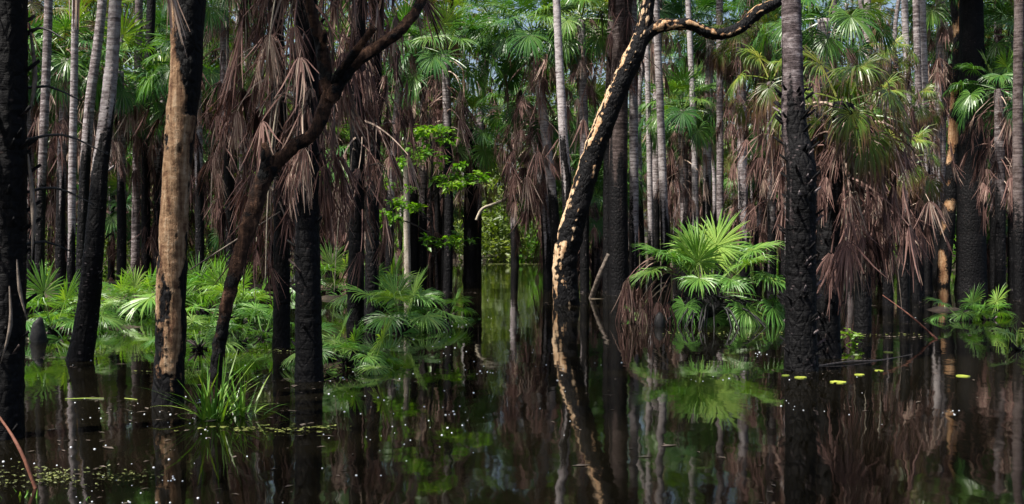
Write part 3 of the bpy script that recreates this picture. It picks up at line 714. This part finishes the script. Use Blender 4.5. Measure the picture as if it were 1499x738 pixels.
# ------------------------------------------------------------------ leafy trees at the back
protoB = []
for i in range(4):
    gg = random.Random(900 + i); h = [11, 14, 17, 8][i]; mbt = MB(); cl = []
    tp = [Vector((0, 0, -.4)), Vector((gg.uniform(-.3, .3), 0, h * .3)), Vector((gg.uniform(-.6, .6), gg.uniform(-.5, .5), h * .6)), Vector((gg.uniform(-.8, .8), gg.uniform(-.8, .8), h * .92))]
    tube(mbt, tp, [.22, .17, .12, .04], 10, .3, .1, vfun=lambda q, d, acc, p: max(0, .9 - q.z * .35) + .4 * noise.noise(q))
    for k in range(16):
        z = h * (.14 + .8 * k / 16); a = 2.4 * k + gg.uniform(-.4, .4); l = gg.uniform(1.2, 3.0) * (1.1 - .5 * z / h)
        c0 = Vector((0, 0, z)); e = c0 + Vector((math.cos(a) * l, math.sin(a) * l, gg.uniform(.3, 1.4)))
        tube(mbt, [c0, (c0 + e) / 2 + Vector((0, 0, -.1)), e], [.06, .04, .015], 6, .35, .05, vfun=lambda *q: .3)
        for _ in range(5): cl.append((e + Vector((gg.gauss(0, .7), gg.gauss(0, .7), gg.gauss(0, .55))), gg.uniform(.4, .75), 75))
    protoB.append((mbt.mesh('leafy_tree_trunk', GREY_BARK, True), leaves_mesh(cl, .19, gg, 'leafy_tree_crown', LEAF, .55)))
for i in range(88):
    Z = rng.uniform(76, 98); X = rng.uniform(-1, 1) * .58 * Z
    if i < 6: Z = rng.uniform(86, 94); X = rng.uniform(-7, 8)
    if -15 < X < 6.5 and Z < 86: continue
    px = CX + X * F / Z
    zt = next(t for lim, t in ZONES if px < lim); lb = 'yellow-green leafy tree far ' + zt
    r0 = thing('leafy_tree', lb, 'tree', (X, Z, .2), rng.uniform(0, 6), 'far trees: ' + lb)
    tm, cm = protoB[3] if i < 8 else rng.choice(protoB); s = rng.uniform(1.05, 1.65)
    obj('trunk', tm, r0, s=s); obj('crown', cm, r0, s=s)

# unseen leafy trees added outside the view so their crowns shade the near palms
for X, Z, i, s, lb in ((-9.4, 10.5, 2, 1.3, 'unseen tall leafy tree added for shade beside the dark edge trunk'), (-4.5, 2.5, 2, 1.15, 'unseen tall leafy tree added for shade nearest the water corner'), (-1.5, -3.0, 1, 1.45, 'unseen tall leafy tree added for shade behind the viewpoint')):
    r0 = thing('leafy_tree', lb, 'tree', (X, Z, -.1), i * 1.3)
    tm, cm = protoB[i]; obj('trunk', tm, r0, s=s); obj('crown', cm, r0, s=s)

gg = random.Random(77)
obj_f = obj('forest', leaves_mesh([((gg.uniform(-85, 85), gg.uniform(100, 122), 36 * gg.random() ** 1.05), gg.uniform(1.2, 2.3), 60) for _ in range(2100)], .5, gg, 'far_forest', LEAF, .5))
tag(obj_f, 'dense far green wood closing the view behind everything', 'forest', kind='stuff')

# bushes on the far bank and the islets
bush_me = [leaves_mesh([((gg.gauss(0, .5), gg.gauss(0, .5), abs(gg.gauss(.5, .45))), .4, 60) for _ in range(16)], .15, gg, 'bush_leaves', LIME if k < 1 else LEAF, .45) for k in range(3)]
for i in range(62):
    if i < 26: X, Z = rng.uniform(-8, 6), rng.uniform(62.5, 82)
    else:
        Z = rng.uniform(38, 62); X = rng.choice([-1, 1]) * rng.uniform(.22, .52) * Z
        if X > 0: Z += 6
    px = CX + X * F / Z; zt = next(t for lim, t in ZONES if px < lim)
    lb = 'low green bush on the bank ' + zt
    o = obj('bush', bush_me[i % 3], None, (X, Z, base_z(X, Z) - .05), rng.uniform(0, 6), rng.uniform(.7, 1.7) * (1.8 if i < 26 else 1))
    tag(o, lb, 'bush', 'bushes: ' + lb)


# ------------------------------------------------------------------ young fan palms
def young(label, px, py, n, sc_, seed, nd=0, lo=-10, hi=75, group=None, mats=M_YOUNG, trunk=.25, name='young_palm', spread=1.0):
    g = random.Random(seed); b = gp(px, py); b.z = base_z(b.x, b.y) - .04
    root = thing(name, label, 'young palm', b, 0, group)
    mb = MB(); tube(mb, [Vector((0, 0, -.2)), Vector((0, 0, trunk * .5)), Vector((.02, 0, trunk))], [.13 * sc_ + .02, .11 * sc_ + .01, .06 * sc_], 12, .04, .35, 9, vfun=lambda *z: .9)
    stubs(mb, [Vector((0, 0, trunk * q)) for q in (.2, .4, .6, .8)], .1 * sc_, -1, 9, 24, g, .12)
    obj('trunk', mb.mesh('young_palm_trunk', DARK_BARK, True), root)
    for k, az, dz, s in crown_plan(n, g, lo=lo, hi=hi):
        obj('frond', mats[k], root, (.04 * math.cos(az), .04 * math.sin(az), trunk * .8), az, s * sc_ * g.uniform(.85, 1.1))
    for k, az, dz, s in skirt_plan(nd, trunk * .7, g): obj('dead_frond', M_DRY[k], root, (0, 0, trunk * .9 + dz * .5), az, s * sc_ * .8)
    return root


# the bright clump, its fronds placed one by one: azimuth (0 = to the right, 270 = towards the viewer), library elevation, height, scale
b = gp(1028, 472); b.z = .15
root = thing('young_palm', 'bright green fan palm clump on a dark mound with brown dead fronds', 'young palm', b)
mb = MB(); tube(mb, [Vector((0, 0, -.3)), Vector((0, 0, .1)), Vector((.05, 0, .3)), Vector((.1, 0, .5))], [.62, .52, .36, .16], 22, .04, .3, 5, vfun=lambda *z: .95)
stubs(mb, [Vector((0, 0, q * .06)) for q in range(10)], .26, -1, 9, 90, random.Random(3), .2)
obj('trunk', mb.mesh('clump_trunk', DARK_BARK, True), root)
for az, k, z, s, x in ((178, 2, .75, 1.0, -.1), (205, 3, .7, .95, 0), (160, 0, .7, .95, 0), (75, 0, .8, 1.05, .2), (20, 2, .75, 1.0, .25), (0, 3, .8, 1.0, .3), (340, 4, .7, 1.0, .35), (355, 6, .6, 1.0, .4), (320, 6, .55, 1.0, .4),
                       (300, 7, .5, .85, .2), (270, 8, .55, .7, .1), (262, 5, .7, .8, .0), (235, 7, .55, .75, .05), (285, 4, .7, .8, .2), (100, 2, .8, 1.0, .1), (130, 1, .8, 1.0, 0), (50, 3, .75, 1.0, .2), (10, 7, .5, .95, .4), (330, 8, .4, .8, .5), (250, 1, .75, .9, -.05), (315, 3, .6, .95, .35), (340, 5, .6, 1.05, .3), (0, 5, .65, 1.05, .35), (290, 6, .5, .85, .35), (195, 5, .8, .9, -.15), (60, 1, .9, 1.1, .25), (110, 0, .9, 1.0, .05)):
    obj('frond', M_YOUNG[k], root, (x * (.7 if k < 2 else 1.05), 0, z - (.36 if k < 2 else .2)), R(az), s * .86)
for az, k, z, s, x in ((185, 1, .55, .9, -.3), (200, 3, .5, .8, -.35), (215, 0, .5, .85, -.3), (170, 2, .5, .95, -.4), (235, 3, .45, .75, -.2), (190, 9, .6, .8, -.5), (150, 1, .55, .9, -.3), (250, 8, .3, .7, -.1), (225, 2, .3, .7, -.5),
                       (182, 0, .75, 1.0, -.35), (196, 2, .8, 1.0, -.45), (208, 1, .7, .95, -.5), (222, 4, .65, .9, -.4), (175, 9, .7, 1.0, -.5), (240, 2, .5, .8, -.3), (188, 6, .5, .9, -.7), (345, 3, .3, .8, .3), (300, 9, .25, .8, .2), (275, 6, .25, .75, 0), (195, 5, .25, .8, -.45), (210, 11, .3, .8, -.4)):
    obj('dead_frond', M_DRY[k], root, (x - (.2 if 140 < az < 260 else 0), 0, z + (.28 if 140 < az < 260 else -.1)), R(az), s * .95)

YL = [('bright young fan palm between the edge trunk and the curved black-footed palm', 78, 490, 13, .72, 1), ('young fan palm just behind the curved palm with a black foot', 128, 478, 10, .6, 2), ('young palm hugging the far side of the curved black-footed palm', 165, 462, 9, .55, 3),
      ('yellowish young palm below the straight pale grey palm', 205, 460, 11, .70, 4), ('lush young palm between the pale burnt tree and the rusty crooked tree', 298, 462, 14, .85, 5), ('low young palm at the water behind the grass tussock', 292, 512, 9, .46, 6),
      ('young palm behind the rusty crooked tree with narrow fans', 335, 470, 10, .68, 7), ('small palm with a single wide pale fan beside the slimmer black palm', 368, 470, 6, .6, 8),
      ('tall young palm between the thick black and thatched palms', 492, 432, 13, .9, 10), ('dark green young palm at the foot of the thatched palms', 588, 482, 13, .72, 11), ('small drooping young palm standing alone in open water by the channel', 657, 466, 7, .5, 13),
      ('young palm low beside the slimmer black palm', 385, 492, 7, .5, 14), ('young palm back near the charred channel palm', 560, 450, 10, .8, 17),
      ('young palm beside the rusty crooked tree over the water', 352, 505, 8, .42, 22)]
for lb, px, py, n, s, sd in YL:
    young(lb, px, py, n, s, sd, nd=2 if n > 10 else 0, trunk=.25 * s + .05, lo=-5)
for lb, px, py, n, s, sd in (('low spiky palm seedling on the mud patch by the thick black palm', 505, 538, 12, .42, 41), ('low palm seedling trailing its fans on the water', 540, 541, 9, .40, 42), ('low palm seedling touching the thick black palm', 484, 536, 9, .42, 43),
                             ('small green palm seedling at the foot of the bright clump', 935, 462, 6, .3, 44), ('bright low palm seedling before the massive charred trunk', 1412, 470, 11, .46, 45), ('bright low palm seedling leaning from its partner before the charred trunk', 1447, 468, 11, .46, 46), ('low seedling cut by the picture edge over dark water', 1497, 512, 9, .4, 47)):
    young(lb, px, py, n, s, sd, trunk=.1, lo=-25, hi=60, name='palm_seedling')


# ------------------------------------------------------------------ grass, floating things, wood
def blades(n, L, spread, g, w=.011):
    mb = MB()
    for i in range(n):
        a = g.uniform(0, 6.283); lean = g.uniform(.05, spread); l = L * g.uniform(.45, 1.1); bend = g.uniform(.1, .9) * lean
        V, A = [], []
        o = Vector((g.gauss(0, .05), g.gauss(0, .05), -.05)); p = o.copy(); ang = lean * .5; vv = g.uniform(.2, .85)
        for k in range(7):
            t = k / 6; ww = w * (1 - t ** 2.2) + .0008
            q = Vector((-math.sin(a), math.cos(a), 0)) * ww
            V += [tuple(p - q), tuple(p + q)]; A += [vv + .1 * t] * 2
            ang += bend / 3.2
            p = p + Vector((math.cos(a) * math.sin(ang), math.sin(a) * math.sin(ang), math.cos(ang))) * l / 6
        mb.add(V, [(2 * k, 2 * k + 1, 2 * k + 3, 2 * k + 2) for k in range(6)], A)
    return mb
for px, py, n, L, sp, lb, sd in ((312, 612, 62, .78, 1.3, 'long-bladed green grass tussock at the foot of the rusty crooked tree', 1), (352, 606, 26, .55, 1.2, 'smaller grass tuft on the mud beside the big tussock', 2), (30, 728, 26, .13, 1.5, 'short weedy tuft in the near corner by the bare twig', 3),
                                 (110, 735, 14, .13, 1.4, 'weedy tuft at the near water edge with one tall blade', 4), (660, 735, 0, .2, 1.4, '', 5), (1432, 462, 40, .5, 1.4, 'grass tuft between the low palm seedlings before the charred trunk', 6), (1490, 500, 30, .4, 1.4, 'grass tuft at the picture edge beside the cut seedling', 7)):
    if n:
        b = gp(px, py); b.z = base_z(b.x, b.y)
        o = obj('grass_tussock', blades(n, L, sp, random.Random(sd)).mesh('grass_tussock', GRASS), None, b); tag(o, lb, 'grass')

def disc(r, g, n=14, notch=.4, th=.003):
    V = [(0, 0, th)]; V += [(r * (1 + .1 * g.uniform(-1, 1)) * math.cos(notch / 2 + (6.283 - notch) * i / n), r * math.sin(notch / 2 + (6.283 - notch) * i / n), th + r * .05 * g.random()) for i in range(n + 1)]
    V2 = [(x, y, -.004) for x, y, z in V]; m = len(V)
    Fc = [(0, i, i + 1) for i in range(1, n + 1)] + [(i, i + 1, i + 1 + m, i + m) for i in range(1, n + 1)]
    mb = MB(); mb.add(V + V2, Fc, .5); return mb.mesh('floating_leaf', LILY)
for px, py, r, lb in ((1227, 560, .085, 'largest yellow-green leaf floating before the squat shaggy palm'), (1258, 549, .055, 'small floating leaf midway between two other yellow leaves'), (1287, 543, .05, 'small floating leaf farthest from the knobby palm in its row'), (1409, 551, .075, 'lone yellow leaf floating below the massive charred trunk'),
                      (1172, 553, .07, 'floating leaf touching the foot of the knobby burnt palm'), (1150, 550, .045, 'tiny floating leaf just off the knobby palm foot'), (1300, 516, .06, 'small green leaf floating near the red stick')):
    o = obj('floating_leaf', disc(r, g), None, gp(px, py) + Vector((0, 0, .004)), g.uniform(0, 6)); tag(o, lb, 'leaf')

# mats of weed and litter on the water: thin, lobed, each one sheet of scraps
def mat_scraps(rx, ry, n, size, g, mat):
    mb = MB()
    for i in range(n):
        x, y = rx * g.gauss(0, .62), ry * g.gauss(0, .62)
        if noise.noise(Vector((x * 2.6 / rx, y * 2.2 / ry, n * .37))) < -.05: continue
        s = size * g.uniform(.3, 1.4); an = g.uniform(0, 6.283); k = 6
        V = [(x + s * math.cos(an + 1.047 * j) * g.uniform(.5, 1.2), y + s * .6 * math.sin(an + 1.047 * j) * g.uniform(.5, 1.2), .006 + g.uniform(0, .012)) for j in range(k)]
        mb.add(V, [tuple(range(k))], .5)
    return mb.mesh('weed_scraps', mat)
for px, py, rx, ry, n, mt, lb in ((170, 516, .55, .25, 150, WEED, 'yellow-green weed mat floating beyond the curved palm foot'), (385, 630, .55, .12, 170, WEED, 'weed mat on the water beside the grass tussock'), (215, 490, .9, .3, 150, WOOD, 'brown litter mat before the pale grey palm'), (80, 525, .5, .08, 60, WOOD, 'thin brown litter line at the curved palm foot'),
                                  (525, 540, .5, .09, 90, WEED, 'weed streak along the low palm seedlings'), (370, 515, .5, .25, 90, WEED, 'weed patch between rusty tree and slimmer black palm'), (745, 387, 4.0, .8, 500, WEED, 'bright weed line along the far bank of the channel'), (250, 545, .45, .06, 40, WEED, 'thin weed streak before the pale burnt tree'), (60, 700, .6, .22, 700, WEED, 'weed and litter mat in the near corner'),
                                  (1180, 490, 2.2, .25, 160, WEED, 'thin weed line on the water behind the knobby palm'), (1290, 494, 1.2, .2, 80, WOOD, 'brown litter floating beyond the red stick')):
    b = gp(px, py); b.z = max(0, ground_h(b.x, b.y)) + .003
    tag(obj('weed_mat', mat_scraps(rx, ry, n, .012 if py > 650 else .026 if py > 400 else .16, g, mt), None, b), lb, 'floating weed', kind='stuff')

def stick(name, lb, cat, pts, rad, mat, n=7, rough=.2):
    b = pts[0]; mb = MB(); tube(mb, [p - b for p in pts], rad, n, .06, rough, 9); tag(obj(name, mb.mesh(name, mat, True), None, b), lb, cat)
stick('fallen_branch', 'grey fallen branch floating from the foot of the squat shaggy palm', 'branch', [gp(1196, 536), gp(1240, 532) + Vector((0, 0, .02)), gp(1290, 527), gp(1335, 519)], [.012, .014, .010, .005], WOOD)
stick('twig', 'thin red-brown stick slanting into the water before the yellow fans', 'stick', [at(1292, 432, 16.5), at(1330, 460, 16.0), at(1362, 488, 16.0), gp(1372, 497)], [.006, .012, .016, .02], REDWOOD)
stick('twig', 'bare reddish twig slanting up from the near corner', 'stick', [gp(52, 715), at(30, 660, 6.5), at(0, 612, 6.6), at(-60, 540, 6.7)], [.012, .011, .009, .006], REDWOOD)
stick('fallen_log', 'grey log leaning against the thick black palm behind the leaning tree', 'log', [gp(864, 436) - Vector((0, 0, .1)), at(877, 405, 26), at(891, 372, 26)], [.07, .065, .05], WOOD, 10)
stick('fallen_log', 'pale short log floating beside the edge trunk', 'log', [gp(22, 499), gp(34, 498) + Vector((0, 0, .02)), gp(46, 498)], [.03, .035, .025], PALEWOOD)
stick('fallen_branch', 'pale curved dead branch reaching over the channel water', 'branch', [at(697, 322, 34), at(706, 306, 34), at(722, 299, 34), at(738, 292, 34), at(748, 282, 34), at(765, 265, 34), at(778, 250, 33.5)], [.05, .055, .05, .05, .045, .035, .02], PALEWOOD)
stick('tree_stump', 'small black charred stump in the water by the bright young palm', 'stump', [gp(57, 500) - Vector((0, 0, .2)), gp(57, 500) + Vector((0, 0, .12)), gp(56, 500) + Vector((0, 0, .27)), gp(58, 500) + Vector((.02, 0, .36))], [.12, .11, .08, .03], BLACKWOOD, 14, .3)
stick('tree_stump', 'round dark root knob before the bright palm clump', 'stump', [gp(966, 478) - Vector((0, 0, .2)), gp(966, 478) + Vector((0, 0, .1)), gp(966, 478) + Vector((0, 0, .2)), gp(966, 478) + Vector((0, 0, .25))], [.085, .09, .07, .02], BLACKWOOD, 14, .45)
stick('dead_branch', 'thin dark dead branch slanting across behind the rusty crooked tree', 'branch', [at(278, 395, 14), at(340, 355, 13.9), at(410, 310, 13.8)], [.010, .012, .008], WOOD)

for a_, b_, c_, lb in (((95, 585), (125, 584), (152, 584), 'floating grass blade straight out from the curved palm foot'), ((182, 584), (192, 585), (201, 586), 'short pale blade floating before the pale burnt tree')):
    q0, q1, q2 = gp(*a_), gp(*b_), gp(*c_); mb = MB(); o_ = Vector((0, .012, 0)); z_ = Vector((0, 0, .006)); V = []
    for q, k in ((q0, .2), (q1, 1), (q2, .1)): V += [tuple(q - q0 - o_ * k + z_), tuple(q - q0 + o_ * k + z_ * 1.6)]
    mb.add(V, [(0, 2, 3, 1), (2, 4, 5, 3)], .9); tag(obj('drifting_straw', mb.mesh('drifting_straw', GRASS), None, q0), lb, 'grass blade')

# little plant with yellow-green leaves standing in the water
b = gp(1243, 505)
root = thing('water_plant', 'small plant with pale yellow-green leaves behind the floating branch', 'plant', b)
mb = MB(); tube(mb, [Vector((0, 0, -.1)), Vector((.01, 0, .1)), Vector((0, 0, .2))], [.008, .006, .004], 6, .05); obj('stem', mb.mesh('plant_stem', WOOD), root)
obj('leaves', leaves_mesh([((0, 0, .16), .1, 16), ((.08, 0, .08), .08, 12)], .13, g, 'plant_leaves', LIME, .9), root)
# tangle of roots and litter on the clump mound
mb = MB(); gg = random.Random(12)
for i in range(60):
    a = gg.uniform(0, 6.283); r0, r1 = gg.uniform(.1, .6), gg.uniform(.7, 1.35)
    c, s = math.cos(a), math.sin(a)
    tube(mb, [Vector((r0 * c, r0 * s, gg.uniform(.2, .5))), Vector(((r0 + r1) / 2 * c, (r0 + r1) / 2 * s, gg.uniform(.12, .35))), Vector((r1 * c, r1 * s, -.15))], [.02, .018, .01], 5, .12)
tag(obj('root_tangle', mb.mesh('root_tangle', BLACKWOOD, True), None, gp(1040, 474)), 'dark root and stalk tangle under the bright palm clump', 'roots', kind='stuff')

# leaf scraps, ash and stalk bits drifting on the water, thickest round the trunks
mb = MB(); gl = random.Random(31)
feet = [o.location.copy() for o in col.objects if o.get('category') in ('palm', 'tree') and 5 < o.location.y < 30 and abs(o.location.x) < .6 * o.location.y]
for i in range(2600):
    if i % 3: f_ = gl.choice(feet); p = f_ + Vector((gl.gauss(0, .55), gl.gauss(-.1, .35), 0))
    else:
        Zl = 5.5 + 22 * gl.random() ** 1.3; p = Vector((gl.uniform(-.55, .55) * Zl, Zl, 0))
        if noise.noise(Vector((p.x * .7, p.y * .35, 9))) < .08: continue
    if ground_h(p.x, p.y) > -.02: continue
    l = gl.uniform(.008, .04) * (2.2 if gl.random() < .12 else 1); w_ = l * gl.uniform(.12, .5); a = gl.uniform(0, 6.283); c_, q_ = math.cos(a), math.sin(a)
    V = [(p.x + x * c_ - y * q_, p.y + x * q_ + y * c_, z) for x, y, z in ((-l, 0, .003), (0, -w_, .005), (l, 0, .004), (0, w_, .007))]
    mb.add(V, [(0, 1, 2, 3)], .5)
tag(obj('floating_litter', mb.mesh('floating_litter', WOOD)), 'brown leaf scraps and ash drifting on the water around the trunks', 'leaf litter', kind='stuff')

# bubbles
mb = MB(); V = [(0, 0, .8)]; ns, nr = 10, 4
for r_ in range(1, nr + 1):
    th = r_ / nr * 1.75
    V += [(math.sin(th) * math.cos(6.283 * j / ns), math.sin(th) * math.sin(6.283 * j / ns), .8 * math.cos(th)) for j in range(ns)]
Fc = [(0, 1 + j, 1 + (j + 1) % ns) for j in range(ns)]
for r_ in range(nr - 1): Fc += [(1 + r_ * ns + j, 1 + r_ * ns + ns + j, 1 + r_ * ns + ns + (j + 1) % ns, 1 + r_ * ns + (j + 1) % ns) for j in range(ns)]
mb.add(V, Fc, .5); BUB = mb.mesh('bubble', FOAM, True)
gb = random.Random(21)
BZ = [(60, 470, 555, 735, 95, 'small white bubble on the dark water near the grass tussock'), (560, 730, 440, 640, 85, 'small white bubble on the water below the channel edge'), (1000, 1120, 500, 560, 14, 'small white bubble on the reflection of the bright clump'), (740, 1000, 400, 560, 22, 'small white bubble on the central channel water'),
      (1150, 1420, 480, 620, 20, 'small white bubble on the dark water by the floating leaves'), (150, 480, 490, 560, 22, 'small white bubble on the water behind the pale burnt tree')]
for x0, x1, y0, y1, n, lb in BZ:
    for i in range(n):
        if i % 6 == 0: bx, by, bs = gb.uniform(x0, x1), gb.uniform(y0, y1), gb.choice([5, 15, 40, 70, 90])
        p = gp(min(max(bx + gb.gauss(0, bs * 1.6), 5), 1490), min(max(by + gb.gauss(0, bs * .6), 425), 736))
        if ground_h(p.x, p.y) > -.05: continue
        o = obj('bubble', BUB, None, p, 0, gb.choice([.5, .6, .7, .9, 1, 1.3]) * .0042 * (1 + .1 * p.y)); tag(o, lb, 'bubble', 'bubbles: ' + lb)

# ------------------------------------------------------------------ light
SUN_EL, SUN_AZ = 60, -122          # azimuth: degrees from straight ahead (+Y); negative is left
w = bpy.data.worlds.new('World'); sc.world = w; w.use_nodes = True
nt = w.node_tree; bg = nt.nodes['Background']
sky = nt.nodes.new('ShaderNodeTexSky'); sky.sky_type = 'NISHITA'; sky.sun_disc = False
sky.sun_elevation = R(SUN_EL); sky.sun_rotation = R(SUN_AZ); sky.air_density = 1.0; sky.dust_density = 4.0
nt.links.new(sky.outputs[0], bg.inputs[0]); bg.inputs[1].default_value = 0.09
sd = bpy.data.lights.new('sun', 'SUN'); sd.energy = 5.0; sd.angle = R(2.5); sd.color = (1, .95, .86)
so = bpy.data.objects.new('sun', sd); col.objects.link(so)
az = R(SUN_AZ); tosun = Vector((math.sin(az) * math.cos(R(SUN_EL)), math.cos(az) * math.cos(R(SUN_EL)), math.sin(R(SUN_EL))))
so.rotation_euler = tosun.to_track_quat('Z', 'Y').to_euler(); so.location = tosun * 60

sc.view_settings.view_transform = 'Standard'; sc.view_settings.look = 'None'; sc.view_settings.gamma = 1.0
sc.view_settings.use_curve_mapping = False; sc.view_settings.exposure = 1.08
sc.render.engine = 'CYCLES'
cy = sc.cycles
cy.use_denoising = True; cy.max_bounces = 6; cy.diffuse_bounces = 3; cy.glossy_bounces = 3; cy.transmission_bounces = 3
cy.use_adaptive_sampling = True; cy.adaptive_threshold = .02; cy.sample_clamp_indirect = 6
